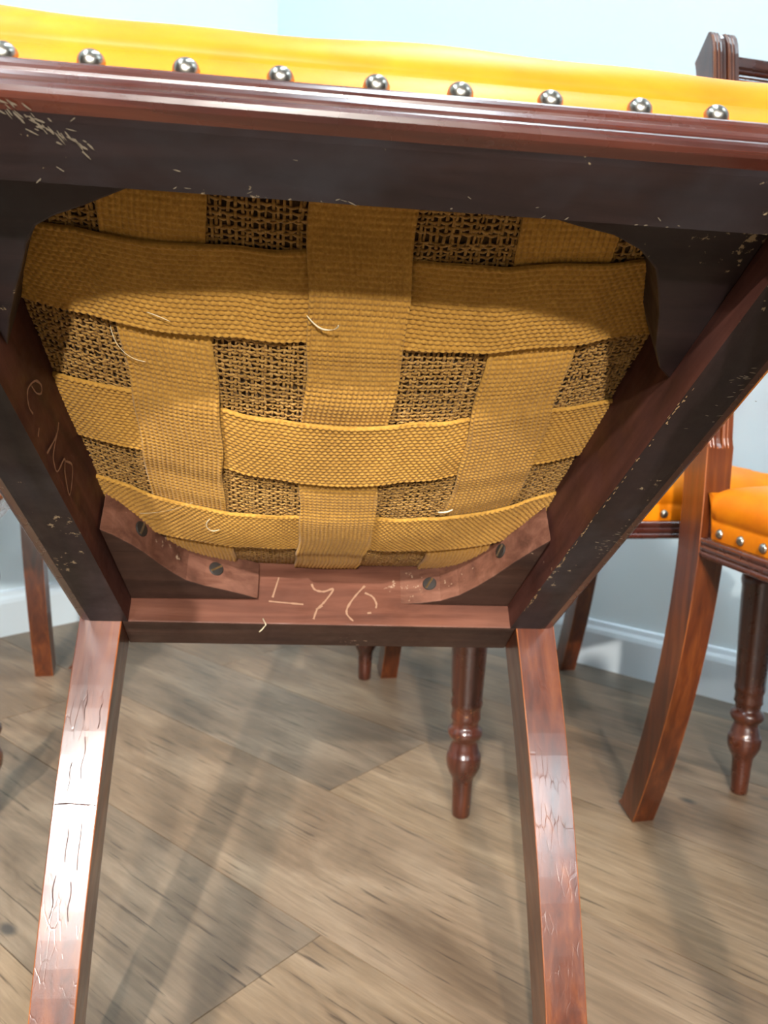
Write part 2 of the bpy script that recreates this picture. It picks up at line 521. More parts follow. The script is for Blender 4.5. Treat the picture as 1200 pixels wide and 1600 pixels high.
def lerp(a, b, t): return tuple(x + (y - x) * t for x, y in zip(a, b))
INX = side_x(TF) - TW                    # inner front corner
def front_ring(e, t, z):
    s = -1 if e == 0 else 1
    p = lerp((HF, 0.0), (INX, TF), t)
    return (s * p[0], p[1], z)
def side_ring(sgn):
    def fn(e, t, z):
        if e == 0: p = lerp((HF, 0.0), (INX, TF), t)
        else: p = (HW - TW * t, D)
        return (sgn * p[0], p[1], z)
    return fn

def sabre(z):
    t = (ZB - z) / ZB
    return S1 * t + S2 * t * t
REED = [(0.0, 0.6), (0.03, 0.0), (0.09, 0.0), (0.12, 0.55), (0.16, 0.0), (0.21, 0.0), (0.24, 0.55), (0.28, 0.0), (0.33, 0.0), (0.37, 0.5), (0.40, 2.2),
        (0.55, 1.0), (0.58, 0.0), (0.64, 0.0), (0.67, 0.55), (0.71, 0.0), (0.76, 0.0), (0.79, 0.55), (0.83, 0.0), (0.96, 0.0), (1.0, 0.6)]
def rear_leg_mesh(sgn):
    rings = []
    zs = list(np.linspace(0.0, ZB, 22)) + [ZB + 0.03, ZB + 0.062, 0.44, 0.468, 0.472, 0.478] + list(np.linspace(0.50, ZT - 0.03, 14))
    tops = [(ZT - 0.022, 0.0), (ZT - 0.012, 0.0008), (ZT - 0.005, 0.003), (ZT, 0.0065)]
    for z in zs + [t[0] for t in tops]:
        fy = 0.0; by = 0.0
        if z < ZB:
            t = (ZB - z) / ZB; tp = 1 - (1 - TAP) * t
            y0 = D + sabre(z)
        else:
            tp = 1.0
            q = max(0, (z - ZB - 0.06) / (ZT - ZB - 0.06))
            y0 = D + RK * q ** 1.4
        dd = DL * tp if z < 0.47 else DL * (1 - 0.25 * (z - 0.47) / (ZT - 0.47))
        gd = 0.0 if z < 0.471 else 0.0034
        step = 0.0012 if 0.4675 < z < 0.477 else 0.0
        for tz, ty in tops:
            if abs(tz - z) < 1e-9:
                fy = ty
        ring = []
        zz = z
        for u, g in REED:
            ring.append((sgn * (HW - LW * tp * u), y0 + fy + (g * gd) - step, zz))
        # back edge: top of the post slopes down towards the back
        drop = 0.0
        if z > ZT - 0.05:
            drop = 0.024 * ((z - (ZT - 0.05)) / 0.05) ** 1.5
        heel = 0.010 if z == 0 else 0.0
        for u in (1.0, 0.0):
            ring.append((sgn * (HW - LW * tp * u), y0 + dd, zz - drop + heel))
        rings.append(ring)
    V, F = loft(rings)
    n = len(rings[0])
    me = mesh('rear_leg', out(V), F, [MAT['leg'], MAT['arris']])
    return me

FOOT_X, FOOT_Y = HF - 0.026, 0.030
TURN = [(0.0096, 0.0), (0.0110, 0.0025), (0.0114, 0.020), (0.0126, 0.046), (0.0138, 0.052), (0.0175, 0.058), (0.0205, 0.066), (0.0212, 0.074), (0.0206, 0.080), (0.0198, 0.082),
        (0.0188, 0.083), (0.0178, 0.088), (0.0160, 0.094), (0.0150, 0.097), (0.0152, 0.100), (0.0190, 0.103), (0.0212, 0.108), (0.0206, 0.113), (0.0170, 0.116),
        (0.0156, 0.119), (0.0158, 0.124), (0.0180, 0.127), (0.0176, 0.131), (0.0172, 0.139), (0.0184, 0.142), (0.0194, 0.146), (0.0190, 0.150), (0.0186, 0.152),
        (0.0194, 0.170), (0.0206, 0.200), (0.0216, 0.230), (0.0224, 0.262), (0.0226, 0.282), (0.0236, 0.285), (0.0242, 0.290), (0.0238, 0.296), (0.0205, 0.299), (0.0168, 0.306), (0.0166, 0.310), (0.0178, 0.317),
        (0.0210, 0.320), (0.0222, 0.325), (0.0218, 0.331), (0.0205, 0.334), (0.0230, 0.340), (0.0238, 0.3499)]

# webbing surface: sags towards the back of the seat
def sag(x, y):
    t = np.where(y < 0.29, (0.29 - y) / 0.26, (y - 0.29) / 0.15)
    return ZB + 0.056 - 0.036 * np.maximum(0, 1 - (x / 0.175) ** 2) * np.maximum(0, 1 - t * t)

def grid_faces(nu, nv):
    i = np.arange(nu - 1)[:, None]; j = np.arange(nv - 1)[None, :]
    a = (i * nv + j); return np.stack([a, a + nv, a + nv + 1, a + 1], -1).reshape(-1, 4)

def np_mesh(name, V, F, mat, smooth=True):
    me = bpy.data.meshes.new(name)
    V = np.asarray(V, np.float32); F = np.asarray(F, np.int32)
    V = V.copy(); V[:, 1] -= ORG.y
    me.vertices.add(len(V)); me.vertices.foreach_set('co', V.ravel())
    me.loops.add(F.size); me.loops.foreach_set('vertex_index', F.ravel())
    me.polygons.add(len(F))
    me.polygons.foreach_set('loop_start', np.arange(0, F.size, 4, dtype=np.int32))
    me.polygons.foreach_set('loop_total', np.full(len(F), 4, np.int32))
    if smooth:
        me.polygons.foreach_set('use_smooth', np.ones(len(F), bool))
    me.materials.append(mat)
    me.update(calc_edges=True); me.validate()
    return me

TR = [(0.098, 0.150), (0.206, 0.261), (0.308, 0.365)]        # cross straps, front to back
LG = [(-0.1215, -0.0715), (-0.0235, 0.0275), (0.0765, 0.1270)]   # straps running front to back
def smoothstep(t): t = np.clip(t, 0, 1); return t * t * (3 - 2 * t)
def strap_mesh(kind, idx):
    pu, pv = (0.0029, 0.0033) if kind == 'L' else (0.0028, 0.0037)
    if kind == 'L':
        u0, u1 = LG[idx]; v0, v1 = 0.030, 0.440
    else:
        u0, u1 = TR[idx]; ym = (u0 + u1) / 2
        v1 = side_x(ym) - TW + 0.006; v0 = -v1
    nu = int((u1 - u0) / 0.00046); nv = int((v1 - v0) / 0.00056)
    u = np.linspace(u0, u1, nu)[:, None] * np.ones((1, nv)); v = np.linspace(v0, v1, nv)[None, :] * np.ones((nu, 1))
    uu = (u - u0) + 0.0005 * np.sin(v * 90 + idx); 
    wob = 0.0011 * np.sin(v * 37 + idx * 2.1) + 0.0006 * np.sin(v * 111 + idx)
    x, y = (u + wob, v) if kind == 'L' else (v, u + wob)
    # over / under
    cross = TR if kind == 'L' else LG
    off = np.zeros_like(v)
    for k, (c0, c1) in enumerate(cross):
        over = (idx == 1) == (k != 1) if kind == 'L' else not ((k == 1) == (idx != 1))
        cc, hw = (c0 + c1) / 2, (c1 - c0) / 2
        wgt = 1 - smoothstep((np.abs(v - cc) - hw * 0.95) / 0.018)
        off += (-0.0017 if over else 0.0017) * wgt
    ci = np.floor(uu / pu)
    ph = v / pv + (0.5 * (ci % 2) if kind == 'T' else 0)
    th = np.abs(np.sin(np.pi * uu / pu)) ** 0.7 * (0.12 + 0.88 * np.abs(np.sin(np.pi * ph)) ** 0.7)
    edge = np.minimum(u - u0, u1 - u)
    selv = np.exp(-((edge - 0.0011) / 0.0009) ** 2)
    h = 0.0011 * th + 0.00055 * selv * (0.7 + 0.3 * np.sin(v * 2 * np.pi / 0.0035))
    ripple = 0.0009 * np.sin(v * 53 + idx) * np.sin((u - u0) * 60)
    z = sag(x, y) + off - h + ripple
    top = np.stack([x, y, z], -1).reshape(-1, 3)
    F1 = grid_faces(nu, nv)
    # thin back sheet so that the strap has thickness
    zb_ = sag(x, y) + off + 0.0012 + ripple
    s1, s2 = slice(None, None, nu - 1), slice(None, None, 1)
    bx = np.stack([x, y, zb_], -1)[[0, -1]].reshape(-1, 3)
    o = len(top)
    F2 = grid_faces(2, nv) + o
    j = np.arange(nv - 1)
    F3 = np.stack([j, j + 1, o + j + 1, o + j], -1)
    l0 = (nu - 1) * nv
    F4 = np.stack([l0 + j, o + nv + j, o + nv + j + 1, l0 + j + 1], -1)
    return np_mesh('webbing_strap', np.concatenate([top, bx]), np.concatenate([F1, F2, F3, F4]), MAT['webbing'])

def burlap_mesh():
    p = 0.0029
    Vs, Fs, base = [], [], 0
    ang = np.arange(4) * np.pi / 2 + np.pi / 4
    def add(x, y, z, r):
        nonlocal base
        n = len(x)
        P = np.stack([x, y, z], -1)
        t = np.gradient(P, axis=0); t /= np.linalg.norm(t, axis=1)[:, None]
        up = np.array([0, 0, 1.0]); s = np.cross(t, up); s /= np.linalg.norm(s, axis=1)[:, None]
        ring = P[:, None, :] + r[:, None, None] * (np.cos(ang)[None, :, None] * s[:, None, :] * 1.15 + np.sin(ang)[None, :, None] * up[None, None, :] * 0.7)
        Vs.append(ring.reshape(-1, 3))
        i = np.arange(n - 1)[:, None]; k = np.arange(4)[None, :]
        Fs.append((base + np.stack([i * 4 + k, i * 4 + (k + 1) % 4, (i + 1) * 4 + (k + 1) % 4, (i + 1) * 4 + k], -1)).reshape(-1, 4))
        base += n * 4
    ys = np.arange(0.036, 0.434, p)
    for a, y0 in enumerate(ys):
        xm = side_x(y0) - TW + 0.003
        x = np.arange(-xm, xm, p / 3.0)
        j = rng.normal(0, 0.00035)
        y = y0 + j + 0.0006 * np.sin(x * 40 + a) + np.interp(x, np.linspace(-xm, xm, 40), rng.normal(0, 0.0004, 40))
        z = sag(x, y) + 0.0030 + 0.0006 * np.cos(np.pi * (x / p + a))
        add(x, y, z, np.interp(x, np.linspace(-xm, xm, 30), rng.uniform(0.00062, 0.00108, 30)))
    for a, x0 in enumerate(np.arange(-0.180, 0.1805, p)):
        # threads running front to back, clipped by the side rails
        ymax = min(0.434, max(0.04, (HF - TW + 0.003 - abs(x0)) / (HF - HW) * D))
        if ymax < 0.06: continue
        y = np.arange(0.036, ymax, p / 3.0)
        j = rng.normal(0, 0.00035)
        x = x0 + j + 0.0006 * np.sin(y * 35 + a * 1.3) + np.interp(y, np.linspace(0.03, 0.44, 40), rng.normal(0, 0.0004, 40))
        z = sag(x, y) + 0.0030 - 0.0006 * np.cos(np.pi * ((y - 0.036) / p + a))
        add(x, y, z, np.interp(y, np.linspace(0.03, 0.44, 30), rng.uniform(0.00062, 0.00108, 30)))
    return np_mesh('burlap', np.concatenate(Vs), np.concatenate(Fs), MAT['burlap'])

def stuffing_mesh():
    nu, nv = 60, 70
    v = np.linspace(0.034, 0.436, nv)[None, :] * np.ones((nu, 1))
    s = np.linspace(-1, 1, nu)[:, None]
    x = s * (side_x(v) - TW + 0.004)
    z = sag(x, v) + 0.0048 + 0.0006 * np.sin(x * 190) * np.sin(v * 170)
    return np_mesh('stuffing', np.stack([x, v, z], -1).reshape(-1, 3), grid_faces(nu, nv), MAT['stuffing'])

# seat cushion: skirt from the moulding up, soft crease, then the dome
CUSH = [(0.0068, 0.0224), (0.0064, 0.0300), (0.0066, 0.0400), (0.0078, 0.0422), (0.0062, 0.0440), (0.0046, 0.0480), (0.0044, 0.0530), (0.0054, 0.0590), (0.0080, 0.0650), (0.0125, 0.0705),
        (0.0190, 0.0752), (0.030, 0.0800), (0.046, 0.0840), (0.070, 0.0875), (0.105, 0.0905), (0.14, 0.0920)]
def cushion_mesh():
    # perimeter with rounded front corners
    per = []
    y1 = D - 0.0015
    def outline(o):
        pts = []
        n = 44
        xr = side_x(y1)
        rad = 0.012
        for k in range(n + 1):
            t = k / n; pts.append((-HF + t * 2 * HF, 0.0, 'f'))
        for k in range(1, n + 1):
            t = k / n; pts.append((HF + (xr - HF) * t, y1 * t, 'r'))
        for k in range(1, n + 1):
            t = k / n; pts.append((xr - 2 * xr * t, y1, 'b'))
        for k in range(1, n):
            t = k / n; pts.append((-xr + (-HF + xr) * t, y1 * (1 - t), 'l'))
        return pts
    base = outline(0)
    rings = []
    cy = y1 * 0.5
    for d, h in CUSH:
        ring = []
        for x, y, s in base:
            # shrink the trapezoid by d
            fy = (y / y1)
            yy = d + (y1 - 2 * d if d < cy else 0) * fy
            if d < 0.02:
                yb = y1 - min(d, 0.02) * 0.6 * 0
                yy = d + (y1 - d - (0 if d < 0.0075 else (d - 0.0075))) * fy
            w0 = HF + (HW - HF) * yy / D
            xx = (x / (HF + (HW - HF) * y / D)) * (w0 - d)
            hh = h
            if h > 0.043:
                wv = 0.0016 * math.sin(xx * 31 + 0.6) + 0.0010 * math.sin(xx * 67 + yy * 20) + 0.0011 * math.sin(yy * 45 + xx * 11)
                hh = h + wv * min(1, (h - 0.043) / 0.012)
                if s == 'f' or yy < 0.06:
                    # the front edge is fuller on the (image) left
                    hh += -0.011 * (xx - 0.0) * min(1, (h - 0.043) / 0.02) / 0.2 * 0.25
            if s == 'b' or y > y1 - 1e-6:
                hh = max(hh, 0.0676 + 0.0004 * len(rings))
            ring.append((xx, yy, ZB + hh))
        rings.append(ring)
    V, F = loft(rings, caps=False)
    n = len(base); o = (len(rings) - 1) * n
    c = len(V); V.append((0, cy, ZB + 0.0925))
    F += [(o + j, o + (j + 1) % n, c) for j in range(n)]
    return mesh('seat_cushion', out(V), F, MAT['leather'], smooth=True)

def nail_mesh():
    prof = [(0.0052 * math.cos(a), 0.0044 * math.sin(a)) for a in np.linspace(0, math.pi / 2 - 0.12, 6)]
    seg = 14
    rings = [[(r * math.cos(2 * math.pi * k / seg), r * math.sin(2 * math.pi * k / seg), h) for k in range(seg)] for r, h in [(0.0050, -0.0012)] + prof]
    V, F = loft(rings)
    return mesh('nail', V, F, MAT['nail'], smooth=True)

BLK_R = {-1: [(-0.1575, 0.3265), (-0.150, 0.333), (-0.139, 0.346), (-0.131, 0.358), (-0.123, 0.373), (-0.115, 0.386), (-0.106, 0.398), (-0.093, 0.4065), (-0.078, 0.413), (-0.064, 0.420), (-0.0525, 0.427)],
         1: [(0.1570, 0.323), (0.148, 0.338), (0.137, 0.359), (0.128, 0.379), (0.118, 0.397), (0.107, 0.413), (0.094, 0.4235), (0.078, 0.429), (0.062, 0.4315)]}
BLK_F = {1: [(0.066, 0.0372), (0.074, 0.050), (0.092, 0.0545), (0.110, 0.058), (0.125, 0.065), (0.136, 0.075), (0.142, 0.087), (0.149, 0.103), (0.156, 0.125), (0.164, 0.140), (0.1735, 0.149)],
         -1: [(-0.074, 0.0372), (-0.097, 0.051), (-0.118, 0.062), (-0.131, 0.068), (-0.140, 0.074), (-0.146, 0.084), (-0.152, 0.099), (-0.157, 0.110), (-0.165, 0.130), (-0.1715, 0.150)]}
def block_mesh(name, poly, corner, z0, z1, mats):
    pts = list(poly) + [corner]
    n = len(pts)
    rings = [[(x, y, ZB + z) for x, y in pts] for z in (z0, z1)]
    V, F = loft(rings)
    mi = [0] * n + [1, 1]
    return mesh(name, out(V), F, mats, mi)

def screw_mesh():
    seg = 20; r = 0.0058
    prof = [(r, -0.002), (r, 0.0005), (r * 0.9, 0.0010), (0.001, 0.0013)]
    rings = [[(a * math.cos(2 * math.pi * k / seg), a * math.sin(2 * math.pi * k / seg), h) for k in range(seg)] for a, h in prof]
    return mesh('screw', *loft(rings), MAT['screw'], smooth=False)
def slot_mesh():
    return mesh('slot', *box_vf(-0.0050, 0.0050, -0.0008, 0.0008, 0.0006, 0.0016), MAT['stuffing'])

def crest_mesh():
    nx, nz = 150, 60
    x0 = HW - LW
    z0, z1 = 0.792, 0.878
    yc = lambda z: D + RK * ((z - ZB - 0.06) / (ZT - ZB - 0.06)) ** 1.4
    X, Z = np.meshgrid(np.linspace(-x0, x0, nx), np.linspace(z0, z1, nz), indexing='ij')
    g = np.zeros_like(X)
    def groove(dist, w, dep):
        return dep * np.exp(-(dist / w) ** 2)
    for zz in (0.8655, 0.8605, 0.8555, 0.8465, 0.806, 0.801):
        g += groove(Z - zz, 0.0011, 0.0022)
    zig = 0.0105 * np.abs(((X + 0.5) / 0.055) % 2 - 1) * 2
    g += groove(Z - (0.8395 - zig), 0.0013, 0.0024) + groove(Z - (0.8325 - zig), 0.0013, 0.0024)
    Y = np.vectorize(yc)(Z) + 0.006 + g
    fr = np.stack([X, Y, Z], -1).reshape(-1, 3)
    F = grid_faces(nx, nz)[:, ::-1]
    bk = np.array([(sx * x0, yc(z) + 0.026, z) for sx in (-1, 1) for z in (z0, z1)])
    V = np.concatenate([fr, bk]); o = len(fr)
    F = [tuple(f) for f in F]
    c = lambda i, j: i * nz + j
    F.append((o, o + 1, o + 3, o + 2))
    F.append(tuple([c(i, nz - 1) for i in range(nx)]) + (o + 3, o + 1))
    F.append(tuple([c(i, 0) for i in range(nx - 1, -1, -1)]) + (o, o + 2))
    F.append(tuple([c(0, j) for j in range(nz)]) + (o + 1, o))
    F.append(tuple([c(nx - 1, j) for j in range(nz - 1, -1, -1)]) + (o + 2, o + 3))
    return mesh('crest_rail', out(V), F, MAT['polish_x'])

def bar_mesh(name, z0, z1, d0, d1):
    yc = lambda z: D + RK * ((z - ZB - 0.06) / (ZT - ZB - 0.06)) ** 1.4
    x0 = HW - LW
    prof = []
    for k in range(9):
        z = z0 + (z1 - z0) * k / 8
        prof.append((yc(z) + d0 + (0.0025 if k in (2, 4, 6) else 0), z))
    prof += [(yc(z1) + d1, z1), (yc(z0) + d1, z0)]
    rings = [[(s * x0, y, z) for y, z in prof] for s in (-1, 1)]
    V, F = loft(rings)
    return mesh(name, out(V), F, MAT['polish_x'])

def ribbon(parts, width, lift, basis):
    """flat strokes lying on a face; parts are polylines of 3-D points, basis = face normal"""
    n = Vector(basis)
    V, F = [], []
    for pl in parts:
        # resample smoothly
        P = [Vector(p) for p in pl]
        Q = []
        for i in range(len(P) - 1):
            for k in range(5):
                t = k / 5
                p0 = P[max(i - 1, 0)]; p1 = P[i]; p2 = P[i + 1]; p3 = P[min(i + 2, len(P) - 1)]
                Q.append(0.5 * ((2 * p1) + (p2 - p0) * t + (2 * p0 - 5 * p1 + 4 * p2 - p3) * t * t + (3 * p1 - p0 - 3 * p2 + p3) * t ** 3))
        Q.append(P[-1])
        o = len(V)
        for i, q in enumerate(Q):
            t = (Q[min(i + 1, len(Q) - 1)] - Q[max(i - 1, 0)]).normalized()
            s = t.cross(n).normalized()
            ww = width * (0.55 + 0.55 * rnd.random())
            V += [tuple(q + n * lift + s * ww / 2), tuple(q + n * lift - s * ww / 2)]
        for i in range(len(Q) - 1):
            F.append((o + 2 * i, o + 2 * i + 1, o + 2 * i + 3, o + 2 * i + 2))
    return V, F

def build_chair(label, group):
    root = thing('dining_chair', label, 'chair', group)
    P = lambda name, me, parent=root: link_mesh(name, me, parent)
    P('front_rail', rail_mesh('front_rail', front_ring, MAT['polish_x'], MAT['under_x'], MAT['raw_x']))
    for s in (-1, 1):
        P('side_rail', rail_mesh('side_rail', side_ring(s), MAT['polish_y'], MAT['under_y'], MAT['raw_y']))
    V, F = box_vf(-HW + LW, HW - LW, D, D + TB, ZB, ZB + 0.067)
    mi = [0] * 6
    me = mesh('back_rail', out(V), F, [MAT['polish_x'], MAT['brown_under'], MAT['raw_x']], [0, 0, 2, 0, 1, 0])
    # colour faces by the way they face
    for p in me.polygons:
        p.material_index = 2 if p.normal.y < -0.5 else (1 if p.normal.z < -0.5 else 0)
    bevel(P('back_rail', me), 0.0012, 2)
    for s in (-1, 1):
        bevel(P('rear_leg', rear_leg_mesh(s)), 0.0012, 2, 60).modifiers['bevel'].material = 1
        V, F = lathe(TURN, 30, s * FOOT_X, FOOT_Y)
        lo = P('front_leg', mesh('front_leg', out(V), F, MAT['turned'], smooth=True))
    scr, slt = screw_mesh(), slot_mesh()
    for s in (-1, 1):
        cx = s * (side_x(D) - TW)
        b = bevel(P('corner_block', block_mesh('corner_block', BLK_R[s], (cx - s * 0.0, D - 0.0003), 0.0195, 0.0515, [MAT['block_x'], MAT['brown_under']])), 0.0009, 2, 40)
        b['label'] = 'curved brown corner block held by two slotted screws'
        poly = BLK_R[s]
        for tgt in ((-0.131, 0.357), (-0.0875, 0.4085)) if s < 0 else ((0.0885, 0.4255), (0.1345, 0.364)):
            i = min(range(len(poly) - 1), key=lambda k: abs((poly[k][0] + poly[k + 1][0]) / 2 - tgt[0]))
            a, c = Vector((*poly[i], 0)), Vector((*poly[i + 1], 0))
            mid = (a + c) / 2
            nrm = Vector((c.y - a.y, -(c.x - a.x), 0)).normalized()
            if nrm.y > 0: nrm = -nrm
            q = nrm.to_track_quat('Z', 'Y')
            o = link_mesh('screw', scr, b, (mid.x, mid.y - ORG.y, ZB + 0.036))
            o.rotation_mode = 'QUATERNION'; o.rotation_quaternion = q
            sl_rot = q @ Vector((0, 0, 1)).rotation_difference(Vector((0, 0, 1)))
            o2 = link_mesh('screw_slot', slt, b, (mid.x, mid.y - ORG.y, ZB + 0.036))
            o2.rotation_mode = 'QUATERNION'
            from mathutils import Quaternion
            o2.rotation_quaternion = q @ Quaternion((0, 0, 1), rnd.uniform(0.5, 2.4))
        fx = s * (side_x(TF) - TW)
        fb = bevel(P('corner_block', block_mesh('corner_block', BLK_F[s], (fx, TF + 0.0003), 0.0190, 0.055, [MAT['under_x'], MAT['under_x']])), 0.0012, 2, 40)
        fb['label'] = 'dark stained shaped corner block at the front rail'
    for k in range(3):
        P('webbing_strap', strap_mesh('L', k))
    for k in range(3):
        P('webbing_strap', strap_mesh('T', k))
    tag(P('burlap', burlap_mesh()), 'open weave brown burlap behind the straps', kind='stuff')
    tag(P('stuffing', stuffing_mesh()), 'dark stuffing seen through the burlap')
    P('seat_cushion', cushion_mesh())['label'] = 'amber yellow leather seat'
    nm = nail_mesh()
    for x in (-0.211, -0.1755, -0.1399, -0.1083, -0.0733, -0.0376, -0.0005, 0.0327, 0.0692, 0.1062, 0.1387, 0.1745, 0.2105):
        o = link_mesh('nail', nm, root, (x * 0.985, 0.0062 - ORG.y, ZB + 0.0305))
        o.rotation_euler = (R(90), 0, 0)
    dx, dy = HF - HW, D
    na = math.atan2(dx, dy)
    for s in (-1, 1):
        for k in range(11):
            y = 0.030 + k * 0.0375
            o = link_mesh('nail', nm, root, (s * (side_x(y) - 0.0064), y - ORG.y, ZB + 0.0305))
            o.rotation_euler = (R(90), 0, s * (R(90) + na))
    P('crest_rail', crest_mesh())
    P('middle_rail', bar_mesh('middle_rail', 0.600, 0.645, 0.006, 0.026))
    yc = lambda z: D + RK * ((z - ZB - 0.06) / (ZT - ZB - 0.06)) ** 1.4
    for k in range(5):
        x = (k - 2) * 0.052
        rings = []
        for r, z in [(0.006, 0.643), (0.0065, 0.655), (0.0095, 0.662), (0.0065, 0.669), (0.0075, 0.69), (0.0095, 0.715), (0.0075, 0.742), (0.0065, 0.764), (0.0095, 0.771), (0.0065, 0.778), (0.006, 0.794)]:
            rings.append([(x + r * math.cos(a), yc(z) + 0.016 + r * math.sin(a), z) for a in np.linspace(0, 2 * math.pi, 14, endpoint=False)])
        P('spindle', mesh('spindle', out(loft(rings)[0]), loft(rings)[1], MAT['turned'], smooth=True))
    return root

def copy_chair(src, label, group):
    r = src.copy(); COL.objects.link(r)
    r['label'] = label; r['group'] = group
    for ch in list(src.children):
        c = ch.copy(); COL.objects.link(c); c.parent = r
        for g in list(ch.children):
            d = g.copy(); COL.objects.link(d); d.parent = c
    return r

GROUP = 'matching dining chairs in the corner of the showroom'
main = build_chair('mahogany dining chair tipped back in front, jute webbing under its seat showing', GROUP)
A = copy_chair(main, 'upright dining chair at the right edge, nearest of the standing chairs', GROUP)
B = copy_chair(main, 'upright dining chair standing behind the tipped chair, close to the right wall', GROUP)
C = copy_chair(main, 'dining chair in the room corner, one small turned foot showing beneath the tipped chair', GROUP)
Dc = copy_chair(main, 'dining chair at the left edge, one square rear leg in front of the left wall', GROUP)

# standing chairs: (x, y) of the middle of the rear rail, turn about z
def stand(o, x, y, deg):
    a = R(deg)
    o.rotation_euler = (0, 0, a)
    d = 0.09
    o.location = (x - d * math.sin(a), y + d * math.cos(a), 0)
stand(A, 0.5212, 0.9266, 13.995)
stand(B, 0.2069, 1.3971, 13.113)
stand(C, -0.440, 1.592, 94.5)
stand(Dc, -0.7290, 1.2661, 12.0)

# the tipped chair rests on the heels of its rear feet
MT, MYAW, MROLL = R(41.143), R(6.7184), R(0.8808)
RM = Matrix.Rotation(MYAW, 3, 'Z') @ Matrix.Rotation(-MT, 3, 'X') @ Matrix.Rotation(MROLL, 3, 'Y')
MP = Vector((-0.0442, 0.6402, 0.3313))
main.location = RM @ (ORG - Vector((0, D, ZB))) + MP
main.rotation_euler = RM.to_euler()

# ------------------------------------------------------------------ marks and loose threads on the tipped chair only
def mark(name, VF, mat, label=None):
    V, F = VF
    me = mesh(name, out(V), F, mat, recalc=False)
    o = link_mesh(name, me, main)
    if label: o['label'] = label
    return o
yb = D - 0.0003
bk = lambda L: [(x, yb, ZB + z) for x, z in L]
NUM = [[(-0.0103, 0.0359), (-0.0076, 0.0308), (-0.0004, 0.0292), (0.0074, 0.0317), (0.0007, 0.0206), (-0.0053, 0.0137), (-0.0083, 0.0046)],
       [(0.0331, 0.0353), (0.0256, 0.0264), (0.0193, 0.0165), (0.0182, 0.0097), (0.0233, 0.0036)],
       [(0.033, 0.0289), (0.0392, 0.0255), (0.0422, 0.0193), (0.0416, 0.0153)],
       [(-0.0369, 0.0411), (-0.0413, 0.023)], [(-0.0442, 0.0196), (-0.0309, 0.0185), (-0.0166, 0.0174)], [(0.0347, 0.0108), (0.0378, 0.0112)], [(-0.0064, 0.0131), (-0.0013, 0.0166)]]
mark('chalk_mark', ribbon([bk(l) for l in NUM], 0.0018, 0.0004, (0, -1, 0)), MAT['chalk'], 'pale chalk number on the inside of the back rail')
SCR = [[(-0.1688, 0.1942, 0.0122), (-0.1692, 0.188, 0.0115), (-0.1696, 0.1829, 0.0152), (-0.1697, 0.182, 0.0204), (-0.1693, 0.1874, 0.0296), (-0.1687, 0.1952, 0.0333), (-0.1685, 0.1975, 0.0295), (-0.1689, 0.192, 0.0249), (-0.1695, 0.1848, 0.0236)],
       [(-0.1679, 0.2048, 0.011), (-0.1678, 0.2061, 0.0058)], [(-0.1662, 0.2279, 0.0331), (-0.1661, 0.2289, 0.0244), (-0.1666, 0.2218, 0.0062)],
       [(-0.1661, 0.2289, 0.0244), (-0.166, 0.2304, 0.0117), (-0.1656, 0.235, 0.0074), (-0.1651, 0.2412, 0.0073), (-0.1647, 0.247, 0.0207), (-0.1643, 0.2523, 0.0136), (-0.1633, 0.2652, 0.0068), (-0.1633, 0.2649, 0.0168), (-0.1637, 0.2599, 0.0253), (-0.1645, 0.2493, 0.0205)]]
sn = Vector((D, -(HW - HF) * -1, 0)).normalized()
sn = Vector((1, 0, 0)) if False else Vector((D, (HW - HF) * -1 * -1, 0)).normalized()
mark('chalk_mark', ribbon([[(x, y, ZB + z) for x, y, z in l] for l in SCR], 0.0016, 0.0007, sn), MAT['chalk'], 'thin scribbled chalk letters inside the left rail')

def chip_cloud(n, fn, nrm, size, seed):
    r = random.Random(seed); V, F = [], []
    nv = Vector(nrm)
    t1 = nv.orthogonal().normalized(); t2 = nv.cross(t1)
    for _ in range(n):
        c, along = fn(r)
        al = Vector(along).normalized(); ac = al.cross(nv).normalized()
        L, W = size * r.uniform(0.4, 1.8), size * r.uniform(0.12, 0.35)
        o = len(V); k = r.randint(5, 7)
        for j in range(k):
            a = 2 * math.pi * j / k
            V.append(tuple(Vector(c) + nv * 0.0003 + al * L * math.cos(a) * r.uniform(0.6, 1.1) + ac * W * math.sin(a) * r.uniform(0.6, 1.1)))
        F.append(tuple(range(o, o + k)))
    return V, F
# worn arris of the right side rail (inner lower edge)
def worn(r):
    y = 0.12 + 0.28 * r.random() ** 0.9
    x = side_x(y) - TW + r.gauss(0.0008, 0.0006)
    return (x, y, ZB), (HW - HF, D, 0)
tag(mark('worn_edge', chip_cloud(70, worn, (0, 0, -1), 0.0014, 3), MAT['chip'], 'pale worn chips along the right rail edge'), kind='stuff')
def scuffs(r):
    y = r.choice((0.13, 0.15, 0.28, 0.30)) + r.gauss(0, 0.008)
    return (side_x(y) - r.gauss(0.014, 0.005), y, ZB), (1, r.uniform(-0.4, 0.4), 0)
tag(mark('scuff_mark', chip_cloud(46, scuffs, (0, 0, -1), 0.0014, 5), MAT['scuff'], 'pale scuffs under the right rail'), kind='stuff')
def smear(r):
    t = r.random()
    return (-0.133 + 0.026 * t + r.gauss(0, 0.0024), 0.006 + 0.015 * t + r.gauss(0, 0.0016), ZB), (1, 1.2 + r.uniform(-1, 1), 0)
tag(mark('scuff_mark', chip_cloud(44, smear, (0, 0, -1), 0.0018, 9), MAT['scuff'], 'dried glue smear under the front rail at the left'), kind='stuff')
def dots(r):
    return (r.uniform(-0.16, 0.17), r.choice((r.uniform(0.008, 0.036), 0.0355 + r.uniform(-0.001, 0.001))), ZB), (1, r.uniform(-1, 1), 0)
tag(mark('scuff_mark', chip_cloud(26, dots, (0, 0, -1), 0.0012, 13), MAT['scuff'], 'small pale nicks under the front rail'), kind='stuff')

